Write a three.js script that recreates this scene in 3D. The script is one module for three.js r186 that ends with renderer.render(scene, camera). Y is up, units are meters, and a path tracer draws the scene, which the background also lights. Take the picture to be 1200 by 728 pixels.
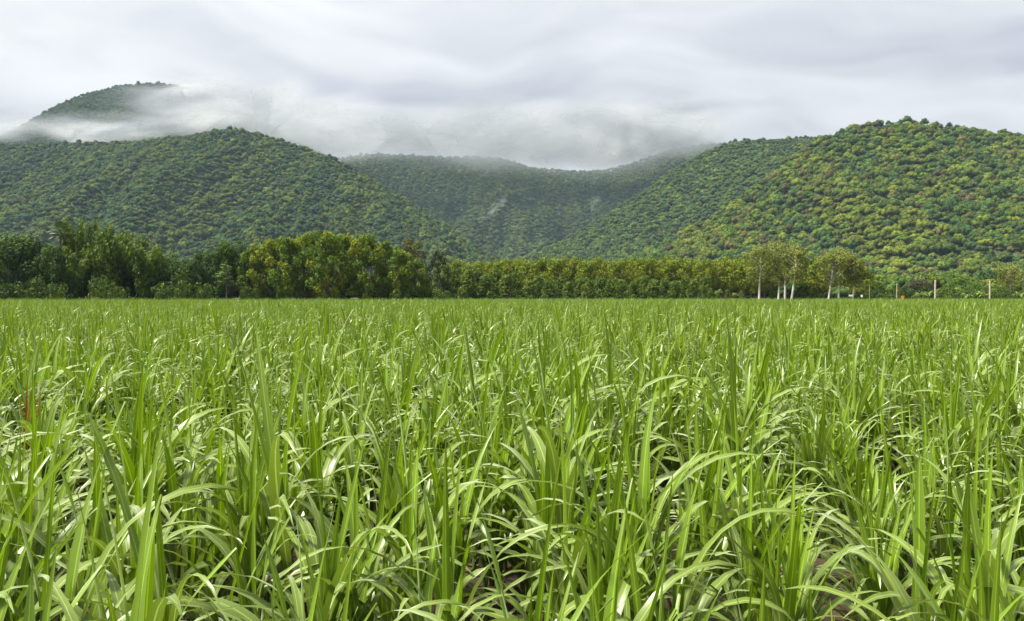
import * as THREE from 'three';
import { mergeGeometries } from 'three/addons/utils/BufferGeometryUtils.js';
import { createNoise2D, createNoise3D } from 'simplex-noise';

// ---------------------------------------------------------------- camera, sky, sun, exposure
const EYE = 2.1, FOCAL = 942, HORIZON = 347;              // eye height; focal length and horizon of the 1200 x 728 photograph
const scene = new THREE.Scene();
const camera = new THREE.PerspectiveCamera(2 * Math.atan(364 / FOCAL) * 180 / Math.PI, 1200 / 728, 0.1, 12000);
camera.position.set(0, EYE, 0);
camera.rotation.x = -Math.atan((364 - HORIZON) / FOCAL);
const renderer = new THREE.WebGLRenderer();
renderer.toneMapping = THREE.LinearToneMapping;
renderer.toneMappingExposure = 4.1;
renderer.shadowMap.enabled = true;

function rng(seed) { let s = seed | 0; return () => { s = (s + 0x6d2b79f5) | 0; let t = Math.imul(s ^ (s >>> 15), 1 | s); t = (t + Math.imul(t ^ (t >>> 7), 61 | t)) ^ t; return ((t ^ (t >>> 14)) >>> 0) / 4294967296; }; }
const noise2 = createNoise2D(rng(11)), noise3 = createNoise3D(rng(12));
const fbm2 = (x, y, n = 4) => { let a = 0.5, s = 0; for (let i = 0; i < n; i++, a *= 0.5, x *= 2.03, y *= 2.03) s += a * noise2(x + i * 17, y - i * 9); return s; };
const fbm3 = (x, y, z, n = 4) => { let a = 0.5, s = 0; for (let i = 0; i < n; i++, a *= 0.5, x *= 2.03, y *= 2.03, z *= 2.03) s += a * noise3(x + i * 17, y - i * 9, z); return s; };
const { lerp, clamp, smoothstep } = THREE.MathUtils;
const R = (deg) => deg * Math.PI / 180;

const SUN_AZ = R(-102), SUN_EL = R(60);                     // veiled sun high over the left
const sunDir = new THREE.Vector3(Math.sin(SUN_AZ) * Math.cos(SUN_EL), Math.sin(SUN_EL), -Math.cos(SUN_AZ) * Math.cos(SUN_EL));
const sun = new THREE.DirectionalLight(new THREE.Color(1, 0.95, 0.82), 3.0);
sun.name = 'sun';
sun.position.copy(sunDir).multiplyScalar(400); sun.target.position.set(0, 0, 0);
sun.castShadow = true; sun.shadow.radius = 18; sun.shadow.mapSize.set(4096, 4096);
Object.assign(sun.shadow.camera, { left: -300, right: 300, top: 300, bottom: -300, near: 1, far: 1200 });
scene.add(sun, sun.target);

{ // overcast: a layer of stratus, brighter towards the zenith and round the veiled sun
  const W = 2048, H = 1024, d = new Float32Array(W * H * 4);
  for (let j = 0; j < H; j++) {
    const el = ((j + 0.5) / H - 0.5) * Math.PI, y = Math.sin(el), c = Math.cos(el);
    for (let i = 0; i < W; i++) {
      const az = ((i + 0.5) / W - 0.5) * 2 * Math.PI, x = Math.cos(az) * c, z = Math.sin(az) * c, o = (j * W + i) * 4;
      const yy = Math.max(y, 0.0) + 0.16, px = x / yy, pz = z / yy;
      const base = 0.135 * (1 + 1.3 * Math.max(0, y));
      const cosS = x * sunDir.x + y * sunDir.y + z * sunDir.z, glow = Math.pow(Math.max(0, cosS), 1.6);
      const wx = px + 0.35 * fbm2(px * 0.7 + 3, pz * 0.7, 3), wz = pz + 0.35 * fbm2(px * 0.7, pz * 0.7 + 8, 3);
      const big = fbm2(wx * 0.42 + 5.2, wz * 0.8 + 1.3, 4), fine = fbm2(wx * 1.5, wz * 3.4, 5);
      const t = clamp(0.5 + 0.95 * big + 0.32 * fine, 0, 1);               // thin (bright) against thick (grey) cloud
      const b = base * (0.79 + 0.42 * t) * (0.96 + 0.75 * glow);
      const blue = 0.5 - 0.5 * smoothstep(t, 0.1, 0.75);                   // grey-blue where the layer is thick
      d[o] = b * (1 - 0.075 * blue - 0.035 + 0.06 * glow); d[o + 1] = b * (1 - 0.03 * blue - 0.01 + 0.02 * glow); d[o + 2] = b * (1.05 + 0.10 * blue - 0.12 * glow); d[o + 3] = 1;
    }
  }
  const t = new THREE.DataTexture(d, W, H, THREE.RGBAFormat, THREE.FloatType);
  t.mapping = THREE.EquirectangularReflectionMapping; t.magFilter = THREE.LinearFilter; t.needsUpdate = true;
  scene.background = t; scene.environment = t;
}
scene.fog = new THREE.FogExp2(new THREE.Color(0.58, 0.78, 1.0), 0.000048);

// ---------------------------------------------------------------- helpers
const used = new Map();
function numbered(name) { const n = used.get(name) ?? 0; used.set(name, n + 1); return n ? name + '_' + String(n).padStart(3, '0') : name; }
function tag(o, label, category, group, kind) { Object.assign(o.userData, { label, category }); if (group) o.userData.group = group; if (kind) o.userData.kind = kind; return o; }
function mesh(name, geo, mat, parent) { const m = new THREE.Mesh(geo, mat); m.name = name; m.castShadow = m.receiveShadow = true; parent.add(m); return m; }
function thing(name, label, category, group) { const g = new THREE.Group(); g.name = numbered(name); scene.add(g); return tag(g, label, category, group); }
function structure(name, geo, mat, label) { const m = mesh(numbered(name), geo, mat, scene); m.userData.kind = 'structure'; if (label) m.userData.label = label; return m; }
const at = (px, D) => (px - 600) / FOCAL * D;                          // x of a photograph column at distance D
const hgt = (py, D) => EYE + (HORIZON - py) / FOCAL * D;               // height of a photograph row at distance D
const lin = (r, g, b) => new THREE.Color().setRGB(r, g, b);

class Builder {                                                         // collects faces with normals and linear colours
  constructor() { this.p = []; this.n = []; this.c = []; this.uv = []; this.i = []; }
  v(x, y, z, nx, ny, nz, r, g, b, u = 0, w = 0) { this.p.push(x, y, z); this.n.push(nx, ny, nz); this.c.push(r, g, b); this.uv.push(u, w); return this.p.length / 3 - 1; }
  tri(a, b, c) { this.i.push(a, b, c); }
  geo() {
    const { p, n, i } = this;                                           // wind every face the way its normals point
    for (let k = 0; k < i.length; k += 3) {
      const [a, b, c] = [i[k] * 3, i[k + 1] * 3, i[k + 2] * 3], ux = p[b] - p[a], uy = p[b + 1] - p[a + 1], uz = p[b + 2] - p[a + 2], vx = p[c] - p[a], vy = p[c + 1] - p[a + 1], vz = p[c + 2] - p[a + 2];
      if ((uy * vz - uz * vy) * (n[a] + n[b] + n[c]) + (uz * vx - ux * vz) * (n[a + 1] + n[b + 1] + n[c + 1]) + (ux * vy - uy * vx) * (n[a + 2] + n[b + 2] + n[c + 2]) < 0) [i[k + 1], i[k + 2]] = [i[k + 2], i[k + 1]];
    }
    const g = new THREE.BufferGeometry();
    g.setAttribute('position', new THREE.Float32BufferAttribute(this.p, 3)); g.setAttribute('normal', new THREE.Float32BufferAttribute(this.n, 3));
    g.setAttribute('color', new THREE.Float32BufferAttribute(this.c, 3)); g.setAttribute('uv', new THREE.Float32BufferAttribute(this.uv, 2)); g.setIndex(this.i);
    return g;
  }
}
// a tapered limb through points [x,y,z,r]
function limb(B, pts, col, sides = 7) {
  const rows = [], up = new THREE.Vector3(0.31, 0.2, 0.93), d = new THREE.Vector3(), a = new THREE.Vector3(), b = new THREE.Vector3();
  let along = 0;
  pts.forEach((p, k) => {
    const q = pts[Math.min(k + 1, pts.length - 1)], o = pts[Math.max(k - 1, 0)];
    d.set(q[0] - o[0], q[1] - o[1], q[2] - o[2]).normalize(); a.crossVectors(d, up).normalize(); b.crossVectors(d, a);
    if (k) along += Math.hypot(p[0] - pts[k - 1][0], p[1] - pts[k - 1][1], p[2] - pts[k - 1][2]);
    const row = [];
    for (let s = 0; s <= sides; s++) { const f = s / sides * 2 * Math.PI, cx = Math.cos(f), sx = Math.sin(f), nx = a.x * cx + b.x * sx, ny = a.y * cx + b.y * sx, nz = a.z * cx + b.z * sx; row.push(B.v(p[0] + nx * p[3], p[1] + ny * p[3], p[2] + nz * p[3], nx, ny, nz, ...col, s / sides * 0.6, along)); }
    rows.push(row);
  });
  for (let k = 0; k + 1 < rows.length; k++) for (let s = 0; s < sides; s++) { const [p, q, r, t] = [rows[k][s], rows[k][s + 1], rows[k + 1][s], rows[k + 1][s + 1]]; B.tri(p, r, q); B.tri(q, r, t); }
}
function noiseTexture(size, f, srgb = false) {
  const d = new Uint8Array(size * size * 4);
  for (let j = 0; j < size; j++) for (let i = 0; i < size; i++) { const c = f(i / size, j / size), o = (j * size + i) * 4; d[o] = clamp(c[0], 0, 1) * 255; d[o + 1] = clamp(c[1], 0, 1) * 255; d[o + 2] = clamp(c[2], 0, 1) * 255; d[o + 3] = (c[3] ?? 1) * 255; }
  const t = new THREE.DataTexture(d, size, size); t.magFilter = THREE.LinearFilter; t.wrapS = t.wrapT = THREE.RepeatWrapping; if (srgb) t.colorSpace = THREE.SRGBColorSpace; t.needsUpdate = true; return t;
}
const foliageMat = (t = 0.35) => new THREE.MeshPhysicalMaterial({ vertexColors: true, roughness: 0.92, transmission: t, thickness: 0, side: THREE.DoubleSide, specularIntensity: 0.3 });
const barkMat = new THREE.MeshStandardMaterial({ vertexColors: true, roughness: 0.95 });
{
  const t = noiseTexture(128, (u, v) => { const n = 0.5 + 0.5 * fbm2(u * 9, v * 3, 4); return [n, n, n]; });
  barkMat.bumpMap = t; barkMat.bumpScale = 0.03;
}

// ---------------------------------------------------------------- ground
const soilTex = noiseTexture(512, (u, v) => {
  const th = 2 * Math.PI, a = fbm3(Math.cos(u * th) * 2.2, Math.sin(u * th) * 2.2, v * 6 % 6, 5), n = fbm2(u * 40, v * 40, 3);
  const k = 0.5 + 0.6 * a + 0.35 * n; return [0.165 + 0.12 * k, 0.13 + 0.09 * k, 0.09 + 0.065 * k];
}, true);
{
  const g = new THREE.PlaneGeometry(9000, 6000, 1, 1).rotateX(-Math.PI / 2); g.translate(0, 0, -2200);
  const uv = g.attributes.uv; for (let i = 0; i < uv.count; i++) uv.setXY(i, uv.getX(i) * 9000 / 3, uv.getY(i) * 6000 / 3);
  structure('ground', g, new THREE.MeshStandardMaterial({ map: soilTex, roughness: 1, bumpMap: soilTex, bumpScale: 0.05 }), 'brown soil of the field under the sugar cane');
}

// ---------------------------------------------------------------- hills
// A hill is a ridge through crest points [px, py, distance], its near slope falling to the plain 'reach' metres towards the field.
function makeHill(label, crest, reach, treeTall, seed, rough) {
  const C = crest.map(([px, py, D]) => new THREE.Vector3(at(px, D), Math.max(0.5, hgt(py, D) - treeTall), -D));
  const curve = new THREE.CatmullRomCurve3(C, false, 'centripetal');
  const N = 150, M = 70, P = curve.getSpacedPoints(N), len = curve.getLength();
  const point = (s, t, out = new THREE.Vector3()) => {
    const k = s * N, k0 = Math.min(N - 1, Math.floor(k)), p = out.lerpVectors(P[k0], P[k0 + 1], k - k0), H = p.y, X0 = p.x;
    const w = reach * (0.45 + 0.55 * clamp(H / 200, 0.1, 1.3)), a = Math.abs(t);
    const prof = a >= 1 ? 0 : 0.72 * (1 - a) + 0.28 * 0.5 * (1 + Math.cos(Math.PI * a));
    const wave = Math.pow(Math.sin(Math.PI * clamp(a, 0, 1)), 0.9), r = (s * len + seed * 331) / 260;
    const bend = 0.5 * t * Math.sin(seed + s * 5);
    const spur = 1 - 2 * Math.abs(noise2(r * 0.8 + bend, seed + t * 0.35)), fine = fbm2(r * 3 + bend, t * 3 + seed, 4);
    p.x = X0 + (t > 0 ? 1 : 0) * bend * 90;
    p.z += t * w;
    p.y = H * prof + wave * rough * Math.min(1, H / 90) * (spur * 0.7 + fine * 0.6 - 1.0);
    if (a >= 0.985) p.y = -1; else p.y = Math.max(-1, p.y);
    return p;
  };
  const pos = [], idx = [], uv = [];
  for (let i = 0; i <= N; i++) for (let j = 0; j <= M; j++) { const t = -0.6 + 1.6 * j / M, p = point(i / N, t); pos.push(p.x, p.y, p.z); uv.push(i / N * len / 40, t * reach / 40); }
  for (let i = 0; i < N; i++) for (let j = 0; j < M; j++) { const a = i * (M + 1) + j, b = a + M + 1; idx.push(a, a + 1, b, b, a + 1, b + 1); }
  const g = new THREE.BufferGeometry();
  g.setAttribute('position', new THREE.Float32BufferAttribute(pos, 3)); g.setAttribute('uv', new THREE.Float32BufferAttribute(uv, 2)); g.setIndex(idx); g.computeVertexNormals();
  structure('hill', g, hillMat, label);
  return { point, len, reach };
}
const scrubTex = noiseTexture(256, (u, v) => { const n = 0.5 + 0.5 * fbm2(u * 14, v * 14, 5); return [0.11 + 0.09 * n, 0.155 + 0.10 * n, 0.06 + 0.04 * n]; }, true);
const hillMat = new THREE.MeshStandardMaterial({ map: scrubTex, roughness: 1 });
const hills = {
  right: makeHill('rounded forested hill rising over the white-trunked trees', [[690, 318, 900], [740, 303, 930], [790, 278, 960], [840, 250, 985], [880, 221, 1000], [920, 190, 1010], [960, 162, 1020], [1000, 147, 1030], [1040, 142, 1035], [1080, 143, 1035], [1140, 150, 1030], [1200, 158, 1020], [1300, 172, 1000], [1420, 205, 980], [1560, 270, 960]], 430, 6, 3, 24),
  middle: makeHill('forested hill shoulder partly hidden behind the rounded hill', [[560, 325, 1300], [610, 303, 1350], [650, 286, 1400], [700, 258, 1450], [740, 232, 1480], [780, 205, 1500], [820, 180, 1520], [860, 165, 1530], [900, 162, 1540], [950, 160, 1550], [1010, 157, 1560], [1100, 160, 1570]], 480, 6, 7, 30),
  valley: makeHill('forested ridge closing the valley with its top lost in cloud', [[330, 210, 2150], [400, 184, 2200], [450, 180, 2230], [520, 183, 2260], [580, 184, 2280], [620, 194, 2300], [660, 199, 2310], [700, 199, 2300], [740, 190, 2280], [800, 172, 2250], [880, 165, 2220]], 760, 6, 13, 75),
  left: makeHill('long forested hill sloping down to the valley mouth', [[-220, 215, 1560], [-100, 182, 1540], [0, 170, 1520], [80, 166, 1500], [150, 166, 1480], [220, 158, 1460], [275, 150, 1440], [330, 163, 1420], [380, 180, 1400], [420, 200, 1380], [460, 222, 1350], [500, 248, 1320], [540, 275, 1290], [580, 303, 1260], [620, 325, 1230]], 560, 6, 21, 34),
  peak: makeHill('highest forested peak rising out of a belt of mist', [[-160, 235, 2150], [-60, 192, 2180], [0, 160, 2200], [30, 146, 2210], [60, 128, 2220], [100, 110, 2230], [140, 101, 2240], [180, 97, 2250], [215, 100, 2260], [260, 118, 2270], [320, 150, 2280], [400, 190, 2290]], 620, 7, 31, 45),
};

// ---------------------------------------------------------------- tree builders
// one leaf: a small folded lozenge
function leafFace(B, rnd, x, y, z, ox, oy, oz, size, col, droop) {
  // leaves lie like loose shingles: roughly across the outward direction, tip hanging
  const out = new THREE.Vector3(ox + (rnd() - 0.5) * 1.1, oy + (rnd() - 0.5) * 1.1, oz + (rnd() - 0.5) * 1.1).normalize();
  const d = new THREE.Vector3(rnd() - 0.5, rnd() - 0.5 - droop, rnd() - 0.5); d.addScaledVector(out, 0.25 - d.dot(out)).normalize();
  const s = new THREE.Vector3().crossVectors(out, d).normalize(), n = new THREE.Vector3().crossVectors(d, s); if (n.dot(out) < 0) n.negate();
  n.multiplyScalar(0.8).add(new THREE.Vector3(ox, oy, oz).multiplyScalar(0.5)).normalize();
  const L = size * (0.75 + 0.5 * rnd()), w = L * 0.33;
  const a = B.v(x, y, z, n.x, n.y, n.z, ...col), b = B.v(x + d.x * L * 0.5 + s.x * w, y + d.y * L * 0.5 + s.y * w, z + d.z * L * 0.5 + s.z * w, n.x, n.y, n.z, ...col);
  const c = B.v(x + d.x * L, y + d.y * L, z + d.z * L, n.x, n.y, n.z, ...col), e = B.v(x + d.x * L * 0.5 - s.x * w, y + d.y * L * 0.5 - s.y * w, z + d.z * L * 0.5 - s.z * w, n.x, n.y, n.z, ...col);
  B.tri(a, b, c); B.tri(a, c, e);
}
function leafLobe(B, rnd, cx, cy, cz, rx, ry, count, size, colors, droop = 0.3) {
  const base = colors[Math.floor(rnd() * colors.length)];
  for (let k = 0; k < count; k++) {
    const u = rnd() * 2 - 1, f = rnd() * 2 * Math.PI, q = Math.sqrt(1 - u * u), ox = q * Math.cos(f), oz = q * Math.sin(f), oy = u, r = Math.pow(rnd(), 0.22);
    const t = 0.72 + 0.56 * rnd(), col = [base[0] * t * (0.9 + 0.25 * rnd()), base[1] * t, base[2] * t];
    leafFace(B, rnd, cx + ox * rx * r, cy + oy * ry * r, cz + oz * rx * r, ox, oy, oz, size, col, droop);
  }
}
const BARK = [0.10, 0.075, 0.05], PALEBARK = [0.62, 0.57, 0.49];
// kinds of tree: each returns {trunk, crown} for a tree of unit size scaled in metres as given (height h, crown width w)
function broadTree(seed, h, w, o) {
  const rnd = rng(seed), T = new Builder(), K = new Builder(), th = h * o.clear, n = o.lobes, lean = (rnd() - 0.5) * 0.06 * h;
  limb(T, [[0, -0.1, 0, h * 0.026], [lean * 0.3, th * 0.5, 0, h * 0.02], [lean, th, 0, h * 0.017], [lean * 1.2, h * 0.75, 0, h * 0.006]], o.bark ?? BARK);
  for (let k = 0; k < n; k++) {
    const f = k * 2.4 + rnd(), v = Math.pow((k + 0.5) / n, 0.85), y = lerp(th * 1.02, h * 0.92, v);
    const env = o.shape(v), rr = w * 0.5 * env * (rnd() < 0.2 ? 0.5 * rnd() : 0.72 + 0.28 * rnd()), x = lean + Math.cos(f) * rr, z = Math.sin(f) * rr, r = w * o.lobe * (0.75 + 0.5 * rnd());
    if (k % 2 === 0) limb(T, [[lean * 0.8, Math.min(th * (0.7 + 0.5 * v), y), 0, h * 0.009], [lerp(lean, x, 0.5), lerp(th, y, 0.55), z * 0.5, h * 0.006], [x, y, z, h * 0.002]], o.bark ?? BARK, 5);
    leafLobe(K, rnd, x, y, z, r, r * (o.flat ?? 0.75), Math.round(o.leaves / n), o.size, o.colors, o.droop);
  }
  return { trunk: T.geo(), crown: K.geo() };
}
function bambooClump(seed, h, w, o) {
  const rnd = rng(seed), T = new Builder(), K = new Builder(), n = o.culms;
  for (let k = 0; k < n; k++) {
    const f = k * 2.4 + rnd(), lean = 0.15 + 0.85 * Math.sqrt(rnd()), hh = h * (0.62 + 0.38 * rnd()) * (1 - 0.18 * lean), reach = w * 0.5 * lean, pts = [];
    for (let s = 0; s <= 7; s++) { const t = s / 7, x = Math.cos(f) * (0.4 + reach * Math.pow(t, 2.1)), z = Math.sin(f) * (0.4 + reach * Math.pow(t, 2.1)), y = hh * (t - 0.13 * lean * Math.pow(t, 5)); pts.push([x, y - 0.1, z, 0.07 * (1 - 0.85 * t)]); }
    limb(T, pts, [0.14, 0.16, 0.05], 5);
    for (let s = 2; s <= 7; s++) { const p = pts[s], r = w * 0.11 * (0.7 + 0.6 * rnd()) * (s === 7 ? 0.75 : 1); leafLobe(K, rnd, p[0] + (rnd() - 0.5) * 1.2, p[1], p[2] + (rnd() - 0.5) * 1.2, r, r * 0.95, Math.round(o.leaves / n / 6), o.size, o.colors, 0.75); }
  }
  return { trunk: T.geo(), crown: K.geo() };
}
function slenderTree(seed, h, w, o) {                                   // tall pale stems, airy crown
  const rnd = rng(seed), T = new Builder(), K = new Builder(), lean = o.lean * h;
  const spine = (t) => [lean * Math.pow(t, 1.3) + 0.12 * Math.sin(t * 5 + seed), h * 0.86 * t, 0.1 * Math.sin(t * 4)];
  limb(T, [0, 0.15, 0.35, 0.55, 0.75, 1].map((t) => [...spine(t).map((q, i) => (i === 1 ? q - 0.1 : q)), h * 0.019 * (1 - 0.8 * t)]), PALEBARK);
  for (let k = 0; k < o.lobes; k++) {
    const v = (k + 0.5) / o.lobes, s = spine(0.4 + 0.56 * v), f = k * 2.4 + rnd(), rr = w * 0.5 * Math.sin(Math.PI * (0.16 + 0.76 * v)) * (0.3 + 0.7 * rnd()), x = s[0] + Math.cos(f) * rr, z = s[2] + Math.sin(f) * rr, y = s[1] + rr * 0.65 + 0.2;
    limb(T, [[...s, h * 0.005], [lerp(s[0], x, 0.5), lerp(s[1], y, 0.62), lerp(s[2], z, 0.5), h * 0.0035], [x, y, z, 0.01]], PALEBARK, 5);
    const r = w * 0.17 * (0.7 + 0.6 * rnd()); leafLobe(K, rnd, x, y, z, r, r * 1.15, Math.round(o.leaves / o.lobes), o.size, o.colors, 0.6);
  }
  return { trunk: T.geo(), crown: K.geo() };
}
const fol = foliageMat(0.35);
const up = (py, D) => (parts) => { parts.crown.computeBoundingBox(); return hgt(py, D) / parts.crown.boundingBox.max.y; };   // stretch that puts the top of a crown at that row
function plantTree(name, label, category, group, parts, px, D, sx = 1, stretch = 1, turn = 0) {
  const sy = stretch.call ? stretch(parts) : stretch;
  const t = thing(name, label, category, group);
  t.position.set(at(px, D), 0, -D); t.rotation.y = turn;
  const g = t; if (parts.trunk) mesh('trunk', parts.trunk, barkMat, g); if (parts.crown) mesh('crown', parts.crown, fol, g);
  t.scale.set(sx, sy, sx);
  return t;
}

// ---------------------------------------------------------------- the forest on the hills
const forestKinds = [];
{
  for (let v = 0; v < 6; v++) {
    const rnd = rng(900 + v), K = new Builder(), tall = 0.75 + 0.45 * rnd();
    for (let k = 0; k < 11; k++) {
      const f = k * 2.4 + rnd(), q = Math.sqrt(rnd()) * 0.34, y = 0.52 * tall + 0.3 * tall * (1 - q * 2.2) * (0.6 + 0.6 * rnd()), r = 0.15 + 0.1 * rnd(), tone = 0.85 + 0.3 * rnd();
      leafLobe(K, rnd, Math.cos(f) * q, y, Math.sin(f) * q, r, r * 0.8, 60, 0.085, [[tone, tone, tone]], 0.2);
      const s = new THREE.IcosahedronGeometry(r * 0.82, 1), p = s.attributes.position;                    // dense inner foliage of the clump
      for (let i = 0; i < p.count; i += 3) {
        const ids = [0, 1, 2].map((j) => { const x = p.getX(i + j), yy = p.getY(i + j) * 0.8, z = p.getZ(i + j), w = 1 + 0.3 * noise3(x * 9 + k, yy * 9 + v, z * 9), l = Math.hypot(x, yy, z); return K.v(Math.cos(f) * q + x * w, y + yy * w, Math.sin(f) * q + z * w, x / l, yy / l, z / l, tone, tone, tone); });
        K.tri(...ids);
      }
    }
    const T = new Builder(); limb(T, [[0, -0.2, 0, 0.03], [0.01, 0.35, 0, 0.02], [0, 0.6, 0, 0.01]], BARK, 5);
    forestKinds.push({ crown: K.geo(), trunk: T.geo() });
  }
}
const forestMat = foliageMat(0.25);
const forestTint = { right: [[0.034, 0.075, 0.012], [0.052, 0.098, 0.009], [0.074, 0.118, 0.007], [0.102, 0.132, 0.007], [0.09, 0.08, 0.02]], middle: [[0.05, 0.095, 0.012], [0.08, 0.12, 0.010], [0.04, 0.08, 0.016]], valley: [[0.04, 0.08, 0.018], [0.055, 0.095, 0.015], [0.07, 0.10, 0.015]], left: [[0.03, 0.068, 0.02], [0.04, 0.083, 0.018], [0.055, 0.10, 0.014], [0.085, 0.12, 0.011]], peak: [[0.04, 0.08, 0.018], [0.055, 0.09, 0.015]] };
const forest = forestKinds.map(() => ({ m: [], c: [] }));
const nearForest = [];
{
  const rnd = rng(77), p = new THREE.Vector3(), M = new THREE.Matrix4(), q = new THREE.Quaternion(), Y = new THREE.Vector3(0, 1, 0), S = new THREE.Vector3();
  const put = (p, size, pal, isNear) => {
    const n = fbm2(p.x / 120, p.z / 120 + p.y / 60, 3), main = Math.min(4, pal.length), pick = pal.length > 4 && rnd() < 0.07 ? pal[4] : pal[Math.floor(clamp(0.5 + 0.9 * n + (rnd() - 0.5) * 1.1, 0, 0.999) * main)], t = 0.55 + 0.85 * rnd();
    const v = Math.floor(rnd() * forestKinds.length), turn = rnd() * 6.28, size2 = size * (0.8 + 0.6 * rnd());
    if (isNear) { nearForest.push({ x: p.x, y: p.y, z: p.z, v, turn, size, tall: size2 / size, pick, t }); return; }
    M.compose(p, q.setFromAxisAngle(Y, turn), S.set(size, size2, size));
    forest[v].m.push(...M.elements); forest[v].c.push(pick[0] * t, pick[1] * t, pick[2] * t);
  };
  for (const [key, h] of Object.entries(hills)) {
    const gap = { right: 6.6, middle: 6.2, valley: 6.4, left: 6.2, peak: 5.6 }[key], nu = Math.round(h.len / gap), nv = Math.round(h.reach * 1.3 * 1.12 / gap);
    for (let iu = 0; iu < nu; iu++) for (let iv = 0; iv < nv; iv++) {
      const s = (iu + rnd()) / nu, t = -0.1 + 1.08 * (iv + rnd()) / nv; h.point(s, t, p);
      const D = -p.z; if (p.y < 0.3 || Math.abs(p.x) > 0.66 * D + 30) continue;
      const size = (6 + 6.5 * Math.pow(rnd(), 1.8)) * (key === 'right' ? 1.15 : 1) * (t < 0.07 ? 0.9 : 1);
      p.y -= 0.36 * size; put(p, size, forestTint[key]);
    }
  }
  // flat woodland between the field's tree line and the hills
  for (let k = 0; k < 5200; k++) {
    const D = 235 + 480 * Math.pow(rnd(), 0.8), px = -60 + 1330 * rnd(); p.set(at(px, D), -0.3, -D);
    const size = 5 + 6 * rnd();
    if (px > 850 && D < 420 && rnd() < 0.75) { if (nearForest.length < 300) put(p, size * 0.85, forestTint.right, true); } else if (px > 850 ? true : D > 300) put(p, size * 0.9, px > 600 ? forestTint.right : forestTint.left);
  }
}
{
  const g = new THREE.Group(); g.name = 'forest'; scene.add(g); tag(g, 'dense mixed forest covering all the hillsides', 'forest', null, 'stuff');
  forest.forEach((f, v) => {
    const n = f.m.length / 16, im = new THREE.InstancedMesh(forestKinds[v].crown, forestMat, n);
    im.instanceMatrix.array.set(f.m); im.instanceColor = new THREE.InstancedBufferAttribute(new Float32Array(f.c), 3); im.name = 'foliage'; im.castShadow = im.receiveShadow = true; im.userData.kind = 'stuff'; g.add(im);
  });
  const tintMats = new Map();
  const tintMat = (c, t) => { const key = c.join() + Math.round(t * 6); if (!tintMats.has(key)) { const m = forestMat.clone(); m.color.setRGB(c[0] * t, c[1] * t, c[2] * t); tintMats.set(key, m); } return tintMats.get(key); };
  for (const f of nearForest) {
    const t = thing('woodland_tree', 'leafy tree in the mixed wood between the roadside posts and the hill', 'tree', 'trees of the wood at the foot of the hill');
    t.position.set(f.x, f.y, f.z); t.rotation.y = f.turn; t.scale.set(f.size, f.size * f.tall, f.size);
    mesh('trunk', forestKinds[f.v].trunk, barkMat, t); mesh('crown', forestKinds[f.v].crown, tintMat(f.pick, f.t), t);
  }
}

// ---------------------------------------------------------------- trees along the far edge of the field
const DARK = [[0.036, 0.076, 0.006], [0.05, 0.092, 0.005], [0.027, 0.06, 0.008]], BAMBOO = [[0.078, 0.13, 0.006], [0.052, 0.10, 0.008], [0.098, 0.145, 0.006]];
const TEAK = [[0.115, 0.17, 0.005], [0.085, 0.145, 0.006], [0.155, 0.185, 0.005], [0.065, 0.12, 0.007]], RUBBER = [[0.135, 0.175, 0.005], [0.11, 0.16, 0.006], [0.155, 0.185, 0.006]];
const ACACIA = [[0.075, 0.125, 0.012], [0.06, 0.105, 0.013], [0.095, 0.14, 0.012]], GUM = [[0.14, 0.17, 0.025], [0.12, 0.155, 0.025], [0.155, 0.18, 0.025]];
const dome = (v) => Math.sqrt(Math.max(0.05, 1 - Math.pow(v * 1.05 - 0.35, 2) * 1.6)), cone = (v) => 0.25 + 0.85 * (1 - v), round = (v) => Math.sin(Math.PI * (0.14 + 0.74 * v));
const pick = (a, k) => a[k % a.length];
const darkKinds = [1, 2, 3].map((k) => broadTree(100 + k, 13, 11, { clear: 0.16, lobes: 30, lobe: 0.15, leaves: 6500, size: 0.55, colors: DARK, shape: dome, droop: 0.6, flat: 0.9 }));
const bambooKinds = [1, 2, 3].map((k) => bambooClump(140 + k, 15, 12, { culms: 20, leaves: 8000, size: 0.6, colors: BAMBOO }));
const teakKinds = [1, 2, 3].map((k) => broadTree(180 + k, 12.5, 8, { clear: 0.1, lobes: 46, lobe: 0.115, leaves: 6400, size: 0.46, colors: TEAK, shape: round, droop: 0.25, flat: 0.8 }));
const rubberKinds = [1, 2, 3].map((k) => broadTree(220 + k, 10, 6, { clear: 0.3, lobes: 22, lobe: 0.16, leaves: 3200, size: 0.42, colors: RUBBER, shape: round, droop: 0.2 }));
const acaciaKinds = [1, 2, 3].map((k) => broadTree(260 + k, 5, 3.2, { clear: 0.12, lobes: 18, lobe: 0.17, leaves: 2000, size: 0.32, colors: ACACIA, shape: cone, droop: -0.1, flat: 1.1 }));
const shrubKinds = [1, 2, 3].map((k) => broadTree(300 + k, 3, 4.2, { clear: 0.05, lobes: 14, lobe: 0.18, leaves: 1100, size: 0.32, colors: [...DARK, ...BAMBOO], shape: dome, droop: 0.2, flat: 0.75 }));
const rnd = rng(5);

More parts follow.
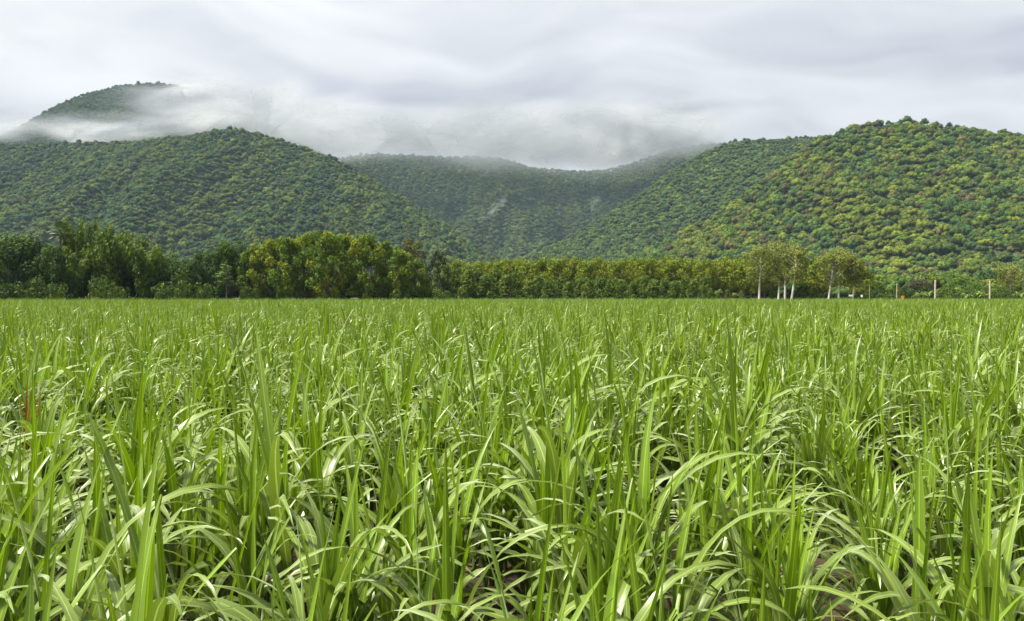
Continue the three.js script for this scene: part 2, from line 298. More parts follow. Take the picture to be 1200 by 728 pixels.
for (const [px, py, D, w] of [[-52, 275, 158, 1], [-18, 272, 166, 1.1], [12, 270, 158, 1.1], [44, 276, 163, 0.95], [63, 286, 156, 0.6], [196, 300, 168, 0.85], [222, 300, 160, 0.75], [246, 292, 166, 0.7], [271, 279, 162, 0.72]])
  plantTree('broadleaf_tree', 'dark spreading tree hung with creepers beside the bamboo thicket', 'tree', 'dark trees by the bamboo thicket', pick(darkKinds, used.get('broadleaf_tree') ?? 0), px, D, w, up(py, D, 13.6), rnd() * 6);
for (const [px, py, D, w] of [[84, 286, 157, 0.6], [97, 249, 166, 0.62], [128, 262, 161, 0.85], [152, 272, 168, 0.85], [172, 282, 160, 0.8]])
  plantTree('bamboo_clump', 'tall bamboo clump with drooping feathery plumes at the field edge', 'bamboo', 'bamboo clumps at the field edge', pick(bambooKinds, used.get('bamboo_clump') ?? 0), px, D, w, up(py, D, 15.3), rnd() * 6);
for (const [px, py, D, w] of [[300, 285, 160, 0.8], [318, 277, 166, 0.9], [338, 274, 158, 0.9], [360, 270, 164, 0.95], [384, 268, 157, 0.95], [406, 270, 165, 0.95], [428, 272, 158, 0.95], [450, 280, 164, 0.9], [470, 290, 157, 0.8], [486, 303, 160, 0.65]])
  plantTree('big_leaved_tree', 'big-leaved yellow-green tree in the close row between bamboo and plantation', 'tree', 'big-leaved trees in a close row', pick(teakKinds, used.get('big_leaved_tree') ?? 0), px, D, w, up(py, D, 12.6), rnd() * 6);
const rust = broadTree(350, 13, 8, { clear: 0.2, lobes: 24, lobe: 0.13, leaves: 2600, size: 0.42, colors: [[0.11, 0.10, 0.02], [0.075, 0.085, 0.016], [0.05, 0.07, 0.015]], shape: round, droop: 0.3 });
plantTree('rust_tinged_tree', 'olive and rust tinged tree behind the end of the big-leaved row', 'tree', null, rust, 484, 178, 0.85, up(277, 178, 12.6), 1);
plantTree('evergreen_tree', 'very dark evergreen tree where the big-leaved row ends', 'tree', null, broadTree(352, 11, 7, { clear: 0.12, lobes: 24, lobe: 0.13, leaves: 2800, size: 0.4, colors: [[0.025, 0.05, 0.014], [0.035, 0.06, 0.014]], shape: round, droop: 0.3 }), 513, 168, 0.75, up(293, 168, 10.8), 2);
for (let k = 0; k < 34; k++) { const D = 205 + 8 * (k % 3) + 3 * rnd(), px = 522 + 11.2 * k + 5 * (rnd() - 0.5); plantTree('plantation_tree', 'tall even yellow-green plantation tree in the block behind the young rows', 'tree', 'tall plantation trees', pick(rubberKinds, k), px, D, 0.9 + 0.25 * rnd(), up(301 + 6 * (rnd() - 0.5) + (px < 600 ? 3 : 0), D, 10), rnd() * 6); }
for (let k = 0; k < 26; k++) { const far = k % 2, D = 172 + 9 * far, px = 522 + 12.2 * k + 5 * (rnd() - 0.5), top = px < 615 ? 317 - 4 * far : 327 - 3 * far; plantTree('young_tree', 'young bushy plantation tree with a pointed top at the field edge', 'tree', 'young plantation trees along the field', pick(acaciaKinds, k), px, D, (px < 615 ? 1.5 : 1.25) * (0.85 + 0.3 * rnd()), up(top + 6 * (rnd() - 0.5), D, 5.1), rnd() * 6); }
for (const [px, py, D, w, lean] of [[891, 283, 166, 6.6, 0.03], [912, 288, 172, 5.6, -0.02], [921, 277, 170, 7.6, 0.04], [931, 281, 165, 6, 0.09]]) {
  const h = hgt(py, D); plantTree('white_trunked_tree', 'tall airy tree with a bare white trunk in the group by the plantation corner', 'tree', 'white-trunked trees by the plantation corner', slenderTree(400 + px, h, w, { lean, lobes: 26, leaves: 3000, size: 0.36, colors: GUM }), px - lean * h * 3, D);
}
for (const [px, py, D, w, lean] of [[974, 292, 168, 6.2, 0.08], [984, 287, 172, 7.4, 0.05], [1000, 293, 170, 5.6, 0.02]]) {
  const h = hgt(py, D); plantTree('white_trunked_tree', 'olive airy tree with a leaning pale trunk beside the small white signs', 'tree', 'pale-trunked trees beside the small signs', slenderTree(400 + px, h, w, { lean, lobes: 26, leaves: 3000, size: 0.36, colors: GUM }), px - lean * h * 3, D);
}
for (const [px, py, D, w] of [[868, 303, 190, 1], [884, 306, 196, 1], [905, 304, 200, 1], [950, 300, 196, 0.95], [965, 303, 190, 1], [1012, 312, 196, 1]])
  plantTree('plantation_tree', 'yellow-green tree standing behind the white-trunked trees', 'tree', 'trees behind the white trunks', pick(rubberKinds, px), px, D, w * 1.1, up(py, D, 10), rnd() * 6);
plantTree('purple_leaved_tree', 'low round tree with dull purple-brown foliage behind the posts', 'tree', null, broadTree(360, 5, 6.4, { clear: 0.1, lobes: 22, lobe: 0.14, leaves: 2200, size: 0.3, colors: [[0.05, 0.05, 0.03], [0.06, 0.05, 0.035]], shape: round, droop: 0.2 }), 1077, 182, 1, up(321, 182, 4.9), 0);
plantTree('round_tree', 'low round bright green tree between the two stout posts', 'tree', null, broadTree(362, 5, 7, { clear: 0.1, lobes: 24, lobe: 0.13, leaves: 2400, size: 0.3, colors: [[0.075, 0.14, 0.014], [0.065, 0.125, 0.014]], shape: round, droop: 0.2 }), 1126, 180, 1, up(319, 180, 4.9), 0);
plantTree('yellowing_tree', 'loose yellow-olive tree beyond the last stout post', 'tree', null, slenderTree(364, 9, 7, { lean: 0.02, lobes: 24, leaves: 2400, size: 0.36, colors: GUM }), 1183, 195, 1, up(306, 195, 9), 0);
{ // shrubs along the edge
  for (const [px, py, D, w] of [[-40, 322, 152, 1.3], [8, 330, 150, 1.4], [38, 325, 153, 1.3], [66, 330, 151, 1], [120, 322, 152, 1.1], [140, 334, 150, 0.9], [190, 330, 153, 1.1], [212, 326, 152, 1.1], [240, 330, 153, 1], [290, 334, 153, 0.7], [505, 335, 160, 0.9], [516, 338, 158, 1]])
    plantTree('shrub', 'dense dark shrub at the foot of the tree belt', 'shrub', 'dark shrubs under the tree belt', pick(shrubKinds, px + 40), px, D, w, up(py, D, 3.1), rnd() * 6);
  for (const [px, py, D, w] of [[833, 337, 168, 0.6], [853, 338, 167, 0.55], [869, 340, 166, 0.5], [825, 334, 170, 0.6], [842, 341, 164, 0.35], [905, 340, 168, 0.5], [940, 331, 170, 1.3], [953, 336, 168, 0.9]])
    plantTree('pale_shrub', 'pale olive rounded shrub in the gap before the white-trunked trees', 'shrub', 'pale shrubs near the white trunks', pick(acaciaKinds, px), px, D, w, up(py, D, 5.1), rnd() * 6);
  for (let k = 0; k < 24; k++) { const px = 1004 + 9 * k + 6 * rnd(), D = 172 + 10 * rnd(); plantTree('roadside_bush', 'leafy green bush in the scrub behind the roadside posts', 'bush', 'bushes behind the roadside posts', pick(shrubKinds, k), px, D, 0.6 + 0.5 * rnd(), up(333 + 11 * rnd(), D, 3.1), rnd() * 6); }
}
{ // fan palm standing out of the bamboo
  const t = thing('fan_palm', 'fan palm with a ball of stiff leaves rising from the bamboo thicket', 'palm'), D = 160, h = hgt(272, D);
  t.position.set(at(71, D), 0, -D);
  const T = new Builder(); limb(T, [[0, -0.1, 0, 0.24], [0.1, h * 0.5, 0, 0.2], [0.05, h, 0, 0.17]], BARK); mesh('trunk', T.geo(), barkMat, t);
  const q = rng(31);
  for (let k = 0; k < 26; k++) {
    const B = new Builder(), f = k * 2.4, e = lerp(-0.7, 1.35, k / 25), dx = Math.cos(f) * Math.cos(e), dy = Math.sin(e), dz = Math.sin(f) * Math.cos(e), L = 0.9 + 0.3 * q();
    const c = k < 2 ? [0.16, 0.10, 0.05] : [0.05, 0.085, 0.02], side = new THREE.Vector3(-Math.sin(f), 0, Math.cos(f)), nn = new THREE.Vector3(dx, dy, dz).cross(side).normalize();
    limb(B, [[0.05, h, 0, 0.03], [0.05 + dx * L, h + dy * L, dz * L, 0.02]], c, 4);
    for (let s = -6; s <= 6; s++) { const a = s * 0.17, ex = dx * Math.cos(a) + side.x * Math.sin(a), ey = dy * Math.cos(a) + side.y * Math.sin(a), ez = dz * Math.cos(a) + side.z * Math.sin(a), m = 1.35, x0 = 0.05 + dx * L, y0 = h + dy * L, z0 = dz * L, b = [0.12 * side.x, 0.12 * side.y + 0.04, 0.12 * side.z];
      const i0 = B.v(x0, y0, z0, nn.x, nn.y, nn.z, ...c), i1 = B.v(x0 + ex * m * 0.6 + b[0], y0 + ey * m * 0.6 + b[1], z0 + ez * m * 0.6 + b[2], nn.x, nn.y, nn.z, ...c), i2 = B.v(x0 + ex * m * 0.6 - b[0], y0 + ey * m * 0.6 - b[1], z0 + ez * m * 0.6 - b[2], nn.x, nn.y, nn.z, ...c), i3 = B.v(x0 + ex * m, y0 + ey * m - 0.15, z0 + ez * m, nn.x, nn.y, nn.z, ...c);
      B.tri(i0, i1, i2); B.tri(i1, i3, i2); }
    mesh('leaf', B.geo(), fol, t);
  }
}
function bigLeaf(B, x, y, z, f, e, L, w, bend, c) {                      // a long arching blade with a folded midrib
  const side = [-Math.sin(f), Math.cos(f)]; let px = x, py = y, pz = z; const rows = [];
  for (let s = 0; s <= 6; s++) { const t = s / 6, a = e - bend * t, ww = w * 0.5 * Math.pow(Math.sin(Math.PI * clamp(0.06 + 0.93 * t, 0, 1)), 0.7), nx = -Math.cos(f) * Math.sin(a), ny = Math.cos(a), nz = -Math.sin(f) * Math.sin(a);
    rows.push([B.v(px + side[0] * ww, py + 0.25 * ww, pz + side[1] * ww, nx, ny, nz, ...c), B.v(px, py, pz, nx, ny, nz, ...c), B.v(px - side[0] * ww, py + 0.25 * ww, pz - side[1] * ww, nx, ny, nz, ...c)]);
    px += Math.cos(f) * Math.cos(a) * L / 6; py += Math.sin(a) * L / 6; pz += Math.sin(f) * Math.cos(a) * L / 6; }
  for (let s = 0; s < 6; s++) for (let j = 0; j < 2; j++) { B.tri(rows[s][j], rows[s][j + 1], rows[s + 1][j]); B.tri(rows[s][j + 1], rows[s + 1][j + 1], rows[s + 1][j]); }
}
for (const [px, D, h] of [[1079, 170, 1.9], [1087, 171, 2.1], [1147, 170, 2.2], [1155, 172, 1.8], [1133, 174, 1.7], [1196, 171, 2]]) {
  const t = thing('banana_plant', 'banana plant with broad arching pale green leaves among the roadside bushes', 'banana plant', 'banana plants among the roadside bushes'); t.position.set(at(px, D), 0, -D); t.rotation.y = px;
  const T = new Builder(); limb(T, [[0, -0.1, 0, 0.16], [0.03, h * 0.5, 0, 0.13], [0, h, 0, 0.07]], [0.13, 0.15, 0.05]); mesh('stem', T.geo(), barkMat, t);
  for (let k = 0; k < 8; k++) { const B = new Builder(); bigLeaf(B, 0, h - 0.1, 0, k * 2.4, 1.25 - 0.06 * k, 2.1, 0.6, 1.5 + 0.1 * k, [0.13, 0.2, 0.03]); mesh('leaf', B.geo(), fol, t); }
}
{ // pale-leaved tree with layered leaves before the creeper-hung trees
  const D = 151, h = hgt(313, D), t = thing('star_leaved_tree', 'slender tree with pale star-shaped leaves in front of the creeper-hung trees', 'tree'); t.position.set(at(265, D), 0, -D);
  const T = new Builder(); limb(T, [[0, -0.1, 0, 0.14], [0.1, h * 0.5, 0, 0.1], [0, h * 0.95, 0, 0.05]], [0.11, 0.075, 0.055]); mesh('trunk', T.geo(), barkMat, t);
  const q = rng(8);
  for (let k = 0; k < 34; k++) { const B = new Builder(), f = q() * 6.28, y = h * (0.42 + 0.55 * q()), rr = 0.6 + 1.3 * q() * (1.25 - y / h), x = Math.cos(f) * rr, z = Math.sin(f) * rr, e = (q() - 0.3) * 0.8; limb(B, [[0, y, 0, 0.02], [x, y + 0.3 + e, z, 0.012]], [0.12, 0.16, 0.05], 4); for (let s = 0; s < 7; s++) bigLeaf(B, x, y + 0.3 + e, z, f + (s - 3) * 0.7, 0.5 * q() - 0.1, 0.5 + 0.3 * q(), 0.22, 0.8 + 0.6 * q(), [0.10, 0.16, 0.03]); mesh('leaf', B.geo(), fol, t); }
}

// ---------------------------------------------------------------- posts, signs and kerb-side things at the far right
const woodMat = new THREE.MeshStandardMaterial({ color: lin(0.36, 0.31, 0.24), roughness: 0.9, bumpMap: barkMat.bumpMap, bumpScale: 0.02 });
const whiteMat = new THREE.MeshStandardMaterial({ color: lin(0.72, 0.72, 0.7), roughness: 0.6 }), greyMat = new THREE.MeshStandardMaterial({ color: lin(0.3, 0.3, 0.3), roughness: 0.5, metalness: 0.6 }), orangeMat = new THREE.MeshStandardMaterial({ color: lin(0.6, 0.22, 0.03), roughness: 0.6 });
const bevelBox = (w, h, d) => { const s = new THREE.Shape(); s.moveTo(-w / 2, -h / 2); s.lineTo(w / 2, -h / 2); s.lineTo(w / 2, h / 2); s.lineTo(-w / 2, h / 2); s.closePath(); return new THREE.ExtrudeGeometry(s, { depth: d - 0.02, bevelThickness: 0.01, bevelSize: 0.01, bevelSegments: 1 }).translate(0, 0, -d / 2 + 0.01); };
for (const [px, py, D, r, label] of [[1096, 329, 163, 0.19, 'stout pale post between the purple-brown tree and the round green tree'], [1160, 330, 163, 0.17, 'stout pale post beside the banana plants and dry grass'], [1051, 333, 166, 0.09, 'thin pale post next to the small orange marker'], [1019, 334, 168, 0.06, 'thinnest grey post above the low white block']]) {
  const t = thing('post', label, 'post'); t.position.set(at(px, D), 0, -D); const h = hgt(py, D);
  mesh('shaft', new THREE.CylinderGeometry(r * 0.85, r, h + 0.3, 10).translate(0, h / 2 - 0.15, 0), woodMat, t); mesh('cap', new THREE.ConeGeometry(r * 0.8, r * 0.7, 10).translate(0, h + r * 0.34, 0), woodMat, t);
}
for (const [px, py, D, w, h, label] of [[997, 346.5, 161, 0.75, 0.32, 'small white sign board on a thin stake beside the leaning pale trunks'], [1010, 347, 161, 0.4, 0.45, 'narrow white sign board on a stake, next to the low white block']]) {
  const t = thing('small_sign', label, 'sign'); t.position.set(at(px, D), 0, -D); const y = hgt(py, D);
  mesh('stake', new THREE.CylinderGeometry(0.04, 0.04, y + 0.3, 8).translate(0, y / 2 - 0.15, -0.06), greyMat, t); mesh('board', bevelBox(w, h, 0.04).translate(0, y, 0), whiteMat, t);
}
{
  const D = 160, t = thing('low_block', 'low white concrete block at the field edge by the thinnest post', 'block'); t.position.set(at(1021, D), 0, -D);
  mesh('plinth', bevelBox(1.7, 1.25, 0.5).translate(0, 0.6, 0), whiteMat, t); mesh('coping', bevelBox(1.8, 0.12, 0.6).translate(0, 1.29, 0), whiteMat, t);
  const o = thing('orange_marker', 'small orange marker board next to the thin pale post', 'marker'); o.position.set(at(1058, D), 0, -D);
  mesh('stake', new THREE.CylinderGeometry(0.05, 0.05, 1.6, 8).translate(0, 0.7, -0.06), greyMat, o); mesh('board', bevelBox(0.6, 0.75, 0.05).translate(0, 1.75, 0), orangeMat, o);
}

// ---------------------------------------------------------------- sugar cane
const cane = new THREE.MeshPhysicalMaterial({ vertexColors: true, roughness: 0.9, transmission: 0.42, thickness: 0, side: THREE.DoubleSide, clearcoat: 0.9, clearcoatRoughness: 0.34, specularIntensity: 0.35 });
cane.map = (() => { // midrib and parallel veins of a blade: u across, v along
  const W = 64, H = 256, d = new Uint8Array(W * H * 4), q = rng(4), vein = Array.from({ length: W }, () => q());
  for (let j = 0; j < H; j++) for (let i = 0; i < W; i++) {
    const x = Math.abs((i + 0.5) / W - 0.5) * 2, rib = 1 - smoothstep(x, 0.07, 0.17), n = 0.5 + 0.5 * fbm2(i * 0.16, j * 0.03, 3), o = (j * W + i) * 4, k = 0.86 + 0.1 * vein[i] + 0.08 * (n - 0.5);
    d[o] = 255 * clamp(lerp(0.80 * k, 1.0, rib), 0, 1); d[o + 1] = 255 * clamp(lerp(0.82 * k, 1.0, rib), 0, 1); d[o + 2] = 255 * clamp(lerp(0.55 * k, 1.0, rib), 0, 1); d[o + 3] = 255;
  }
  const t = new THREE.DataTexture(d, W, H); t.colorSpace = THREE.SRGBColorSpace; t.magFilter = THREE.LinearFilter; t.wrapS = t.wrapT = THREE.ClampToEdgeWrapping; t.needsUpdate = true; return t;
})();
const leafCol = { spear: [0.285, 0.45, 0.010], young: [0.265, 0.42, 0.012], mid: [0.265, 0.37, 0.07], old: [0.20, 0.29, 0.05], yellow: [0.30, 0.32, 0.05], dry: [0.19, 0.12, 0.055] };  // mid is paled: sky gloss on the arching blades is mixed into its colour
// A blade leaving the stalk at the origin in the plane of +x: angle from upright e, total bend, length L, width w, twist
function blade(q, kind) {
  const B = new Builder(), spear = kind === 'spear';
  const L = { spear: 0.75 + 0.35 * q(), young: 0.8 + 0.35 * q(), mid: 0.8 + 0.35 * q(), old: 0.75 + 0.35 * q(), yellow: 0.7, dry: 0.6 + 0.25 * q() }[kind], w = (spear ? 0.040 : 0.058) * (0.75 + 0.5 * q());
  const e0 = { spear: 0.02 + 0.08 * q(), young: 0.1 + 0.16 * q(), mid: 0.08 + 0.2 * q(), old: 0.3 + 0.35 * q(), yellow: 0.5, dry: 0.9 + 0.5 * q() }[kind], bend = { spear: 0.06 + 0.14 * q(), young: 0.2 + 0.6 * q(), mid: 1.9 + 0.8 * q(), old: 1.8 + 0.7 * q(), yellow: 1.5, dry: 1.2 + 0.6 * q() }[kind];
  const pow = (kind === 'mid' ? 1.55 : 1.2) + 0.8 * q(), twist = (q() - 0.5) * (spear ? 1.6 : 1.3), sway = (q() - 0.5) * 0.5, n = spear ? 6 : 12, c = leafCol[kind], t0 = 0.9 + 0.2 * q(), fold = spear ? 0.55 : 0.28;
  let x = 0, y = 0, z = 0; const rows = [];
  for (let s = 0; s <= n; s++) {
    const t = s / n, a = e0 + bend * Math.pow(t, pow), hw = w * 0.5 * Math.min(1, 0.42 + 2.2 * t) * (1 - Math.pow(t, 2.4)) + 0.0006, ya = sway * t * t;
    const dir = new THREE.Vector3(Math.sin(a) * Math.cos(ya), Math.cos(a), Math.sin(a) * Math.sin(ya)), side0 = new THREE.Vector3(-Math.sin(ya), 0, Math.cos(ya)), nor0 = new THREE.Vector3().crossVectors(side0, dir).normalize();
    const tw = twist * t, side = side0.clone().multiplyScalar(Math.cos(tw)).addScaledVector(nor0, Math.sin(tw)), nor = new THREE.Vector3().crossVectors(side, dir).normalize();
    if (nor.y < 0 && a < 1.5) { /* keep the upper face up */ }
    const wav = 0.006 * Math.sin(t * 11 + w * 900) * (spear ? 0.3 : 1), row = [];
    for (const j of [-1, 0, 1]) {
      const lift = Math.abs(j) * hw * fold + j * wav, nn = nor.clone().addScaledVector(side, -j * fold * 0.8).normalize();
      row.push(B.v(x + side.x * j * hw + nor.x * lift, y + side.y * j * hw + nor.y * lift, z + side.z * j * hw + nor.z * lift, nn.x, nn.y, nn.z, c[0] * t0, c[1] * t0, c[2] * t0, 0.5 + 0.5 * j, t));
    }
    rows.push(row); const st = L / n; x += dir.x * st; y += dir.y * st; z += dir.z * st;
  }
  for (let s = 0; s < n; s++) for (let j = 0; j < 2; j++) { B.tri(rows[s][j], rows[s][j + 1], rows[s + 1][j]); B.tri(rows[s][j + 1], rows[s + 1][j + 1], rows[s + 1][j]); }
  return B.geo();
}
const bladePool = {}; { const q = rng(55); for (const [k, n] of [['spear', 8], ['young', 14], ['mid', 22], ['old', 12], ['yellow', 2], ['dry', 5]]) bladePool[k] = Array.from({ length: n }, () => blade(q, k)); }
const deadBlade = (() => { const keep = leafCol.spear; leafCol.spear = [0.50, 0.13, 0.03]; const g = blade(rng(71), 'spear'); leafCol.spear = keep; return g; })();
const stalkPool = [0, 1, 2].map((k) => { const B = new Builder(), h = 0.36 + 0.1 * k; limb(B, [[0, -0.02, 0, 0.014], [0.004, h * 0.5, 0.003, 0.013], [0, h, 0, 0.007]], [0.20, 0.27, 0.06], 6); const u = B.uv; for (let i = 0; i < u.length; i += 2) u[i] = 0.2 + 0.1 * (i % 4); return B.geo(); });
function canePlant(seed) {                                              // list of {geo, matrix, name}
  const q = rng(seed), list = [], tillers = 4 + Math.floor(q() * 3), M = (x, y, z, ry, tilt, taz, s) => new THREE.Matrix4().makeTranslation(x, y, z).multiply(new THREE.Matrix4().makeRotationAxis(new THREE.Vector3(Math.cos(taz), 0, Math.sin(taz)), tilt)).multiply(new THREE.Matrix4().makeRotationY(ry)).multiply(new THREE.Matrix4().makeScale(s, s, s));
  const one = (k) => bladePool[k][Math.floor(q() * bladePool[k].length)];
  for (let t = 0; t < tillers; t++) {
    const f = t * 2.4 + q(), r = 0.05 + 0.2 * Math.sqrt(q()), x = Math.cos(f) * r, z = Math.sin(f) * r, tilt = 0.2 * q(), taz = f + Math.PI / 2 * -1 + Math.PI, s = 0.78 + 0.34 * q(), k = Math.floor(q() * 3), h = (0.36 + 0.1 * k) * s, plane = q() * 6.28;
    const base = M(x, 0, z, plane, tilt, taz, s); list.push({ name: 'stalk', geo: stalkPool[k], m: base });
    const add = (kind, y, ry) => list.push({ name: 'leaf', geo: one(kind), m: base.clone().multiply(new THREE.Matrix4().makeTranslation(0, y, 0)).multiply(new THREE.Matrix4().makeRotationY(ry)) });
    const hh = 0.36 + 0.1 * k, alt = () => (q() - 0.5) * 1.1;
    add('spear', hh * 0.9, q() * 6.28); if (q() < 0.25) add('spear', hh * 0.85, q() * 6.28);
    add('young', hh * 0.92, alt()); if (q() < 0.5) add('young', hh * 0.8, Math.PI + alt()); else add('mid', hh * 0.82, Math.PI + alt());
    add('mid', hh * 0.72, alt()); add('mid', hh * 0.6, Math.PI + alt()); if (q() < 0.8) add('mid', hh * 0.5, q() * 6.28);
    add('old', hh * 0.35, Math.PI + alt()); if (q() < 0.6) add('old', hh * 0.22, q() * 6.28);
    if (q() < 0.35) add('dry', hh * 0.12, q() * 6.28);
    if (q() < 0.04) add('yellow', hh * 0.4, q() * 6.28);
  }
  return list;
}
const canePlants = Array.from({ length: 12 }, (_, k) => canePlant(2000 + k * 13));
const caneMerged = canePlants.map((list) => mergeGeometries(list.map((p) => p.geo.clone().applyMatrix4(p.m))));
{
  const q = rng(99), spots = [], FAR = 176;
  for (let z = -1.75; z > -FAR; z -= 0.56) {
    const D = -z, half = 0.66 * D + 2.2;
    for (let x = -half + 0.7 * q(); x < half; x += 0.66) {
      const X = x + (q() - 0.5) * 0.5, Z = z + (q() - 0.5) * 0.42, patch = fbm2(X * 0.16, Z * 0.16, 3);
      if (q() < 0.035 + 0.07 * Math.max(0, -patch)) continue;
      spots.push({ x: X, z: Z, s: (0.99 + 0.26 * patch) * (0.8 + 0.36 * q()), r: q() * 6.283, v: Math.floor(q() * canePlants.length), tint: q(), d: Math.hypot(X, Z), patch });
    }
  }
  // the 300 that show largest are plants of their own; the nearest of them leaf by leaf
  const inView = spots.filter((p) => Math.abs(p.x) < 0.64 * -p.z + 0.35 && p.z < -2.1).sort((a, b) => a.d - b.d).slice(0, 300);
  const mine = new Set(inView), protos = canePlants.map((list, k) => {
    const g = new THREE.Group(); g.name = 'sugar_cane_plant';
    for (const p of list) { const m = new THREE.Mesh(p.geo, cane); m.name = p.name; m.castShadow = m.receiveShadow = true; p.m.decompose(m.position, m.quaternion, m.scale); g.add(m); }
    return g;
  });
  inView.forEach((p, k) => {
    let o;
    if (k < 130) { o = protos[p.v].clone(); } else { o = new THREE.Mesh(caneMerged[p.v], cane); o.castShadow = o.receiveShadow = true; }
    o.name = numbered('sugar_cane_plant'); o.position.set(p.x, 0, p.z); o.rotation.y = p.r; o.scale.setScalar(p.s); scene.add(o);
    tag(o, 'clump of young sugar cane with long arching green blades in the open crop', 'sugar cane', 'sugar cane plants of the field');
  });
  const field = new THREE.Group(); field.name = 'sugar_cane_crop'; scene.add(field); tag(field, 'wide crop of young sugar cane stretching to the tree line', 'crop', null, 'stuff');
  canePlants.forEach((_, v) => {
    const rest = spots.filter((p) => p.v === v && !mine.has(p)), im = new THREE.InstancedMesh(caneMerged[v], cane, rest.length), M = new THREE.Matrix4(), Q = new THREE.Quaternion(), Y = new THREE.Vector3(0, 1, 0), c = new THREE.Color();
    rest.forEach((p, i) => { im.setMatrixAt(i, M.compose(new THREE.Vector3(p.x, 0, p.z), Q.setFromAxisAngle(Y, p.r), new THREE.Vector3(p.s, p.s, p.s))); const t = 0.88 + 0.2 * p.tint; im.setColorAt(i, c.setRGB(t * (1 + 0.12 * p.patch), t, t * 0.95)); });
    im.name = 'leaves'; im.castShadow = im.receiveShadow = true; im.userData.kind = 'stuff'; field.add(im);
  });
  // two dead shoots still standing in the crop
  leafCol.rust = [0.50, 0.13, 0.03];
  for (const [px, D, h] of [[27, 7.2, 0.5], [39, 7.5, 0.4]]) {
    const t = thing('dead_cane_shoot', 'dead rust-red cane shoot standing upright among green blades', 'sugar cane', 'dead shoots in the crop'); t.position.set(at(px, D), 0, -D);
    const S = new Builder(); limb(S, [[0, -0.02, 0, 0.014], [0.01, h, 0, 0.008]], leafCol.rust, 6); mesh('stalk', S.geo(), cane, t);
    for (let k = 0; k < 3; k++) { const b = mesh('leaf', deadBlade, cane, t); b.position.set(0.01, h * (0.75 + 0.1 * k), 0); b.rotation.y = px + k * 2.3; b.scale.setScalar(1 - 0.15 * k); }
  }
  // dry blades lying between the plants
  const B = blade(rng(3), 'dry'), n = 1800, im = new THREE.InstancedMesh(B, cane, n), M = new THREE.Matrix4(), E = new THREE.Euler(), Q = new THREE.Quaternion();
  for (let i = 0; i < n; i++) { const D = 1.6 + 16 * Math.pow(q(), 0.7), x = (q() * 2 - 1) * (0.66 * D + 1); im.setMatrixAt(i, M.compose(new THREE.Vector3(x, 0.03 + 0.04 * q(), -D), Q.setFromEuler(E.set(0, q() * 6.28, -0.55 + 0.3 * (q() - 0.5), 'YXZ')), new THREE.Vector3(0.7, 0.7, 0.7))); }
  im.name = 'leaf_litter'; im.castShadow = im.receiveShadow = true; tag(im, 'dry brown cane leaves lying on the soil between plants', 'leaf litter', null, 'stuff'); scene.add(im);
}

// ---------------------------------------------------------------- low cloud on the hills: soft puffs of vapour through the volume of each bank
const puffTex = [0, 1, 2].map((k) => noiseTexture(256, (u, v) => {
  const x = u * 2 - 1, y = v * 2 - 1, r = Math.hypot(x, y), n = fbm2(x * 1.1 + k * 31, y * 1.1 - k * 7, 3), a = 0.75 * smoothstep(1 - r, 0, 0.95) * clamp(0.72 + 0.5 * n, 0, 1); return [a, a, a];
}));
const puffMats = puffTex.map((t) => { t.wrapS = t.wrapT = THREE.ClampToEdgeWrapping; return new THREE.MeshPhysicalMaterial({ color: lin(0.63, 0.65, 0.68), roughness: 1, transmission: 0.5, thickness: 0, side: THREE.DoubleSide, transparent: true, alphaMap: t, opacity: 0.75, specularIntensity: 0, depthWrite: false }); });  // greyed vapour: shade from the thicker cloud overhead is put into the colour
const puffGeo = new THREE.CircleGeometry(0.5, 14); { const p = puffGeo.attributes.position; for (let i = 0; i < p.count; i++) p.setZ(i, -0.3 * (p.getX(i) ** 2 + p.getY(i) ** 2)); puffGeo.computeVertexNormals(); }
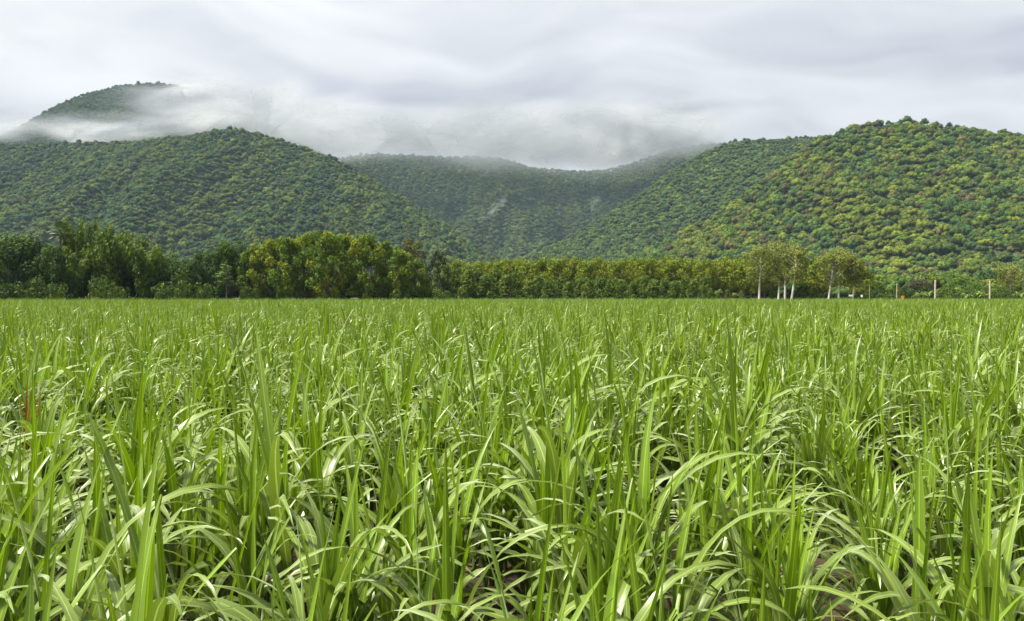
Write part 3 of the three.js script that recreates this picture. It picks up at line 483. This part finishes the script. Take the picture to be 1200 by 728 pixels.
function cloudBank(label, puffs, seed, thin = 1) {
  const g = thing('cloud_bank', label, 'cloud'), q = rng(seed);
  g.userData.kind = 'stuff';
  for (let k = 0; k < 3; k++) {
    const mine = puffs(q).filter((_, i) => i % 3 === k); if (!mine.length) continue;
    const im = new THREE.InstancedMesh(puffGeo, thin === 1 ? puffMats[k] : Object.assign(puffMats[k].clone(), { opacity: 0.75 * thin }), mine.length), M = new THREE.Matrix4(), E = new THREE.Euler(), Q = new THREE.Quaternion();
    mine.forEach((p, i) => im.setMatrixAt(i, M.compose(new THREE.Vector3(p.x, p.y, p.z), Q.setFromEuler(E.set((q() - 0.5) * 0.9, (q() - 0.5) * 1.2, (q() - 0.5) * 0.5)), new THREE.Vector3(p.w, p.h, p.w))));
    im.name = 'vapour'; g.add(im);
  }
  return g;
}
// puffs along a line of [px, py, distance, half height in px]
const along = (pts, count, wide, deep) => (q0) => {
  const q = rng(Math.round(pts[0][0] * 7 + pts[0][1])), out = [];
  for (let k = 0; k < count; k++) {
    const f = q() * (pts.length - 1), i = Math.min(pts.length - 2, Math.floor(f)), t = f - i, [a, b] = [pts[i], pts[i + 1]], px = lerp(a[0], b[0], t), D = lerp(a[2], b[2], t) + (q() - 0.5) * deep, hh = lerp(a[3], b[3], t), py = lerp(a[1], b[1], t) + (q() + q() - 1) * hh * 0.6;
    out.push({ x: at(px, D), y: hgt(py, D), z: -D, w: wide * (0.7 + 0.7 * q()), h: hh / FOCAL * D * (1.6 + 1.0 * q()) });
  }
  return out;
};
cloudBank('belt of pale mist lying between the long hill and the highest peak', along([[-60, 150, 1720, 18], [60, 152, 1700, 17], [130, 152, 1690, 14], [200, 145, 1690, 18], [270, 130, 1700, 26]], 30, 230, 160), 1);
cloudBank('thin veil of cloud drifting over the summit of the highest peak', along([[190, 120, 1780, 18], [230, 112, 1800, 26], [270, 112, 1820, 30], [340, 122, 1820, 36]], 15, 260, 160), 2);
cloudBank('thick grey-white cloud bank hiding the top of the valley ridge', along([[300, 140, 1900, 40], [400, 148, 1960, 40], [500, 152, 2000, 38], [600, 158, 2020, 38], [700, 160, 2020, 40], [740, 162, 2000, 32], [800, 150, 1990, 30]], 66, 400, 260), 3);
cloudBank('small wisp of mist rising from the valley forest', along([[566, 256, 1560, 4], [580, 244, 1560, 5], [594, 232, 1560, 4]], 12, 17, 8), 4, 0.4);
cloudBank('faint wisp of mist on the shoulder of the forested hill', along([[692, 244, 1250, 4], [704, 228, 1250, 5]], 7, 14, 8), 5, 0.25);

renderer.render(scene, camera);
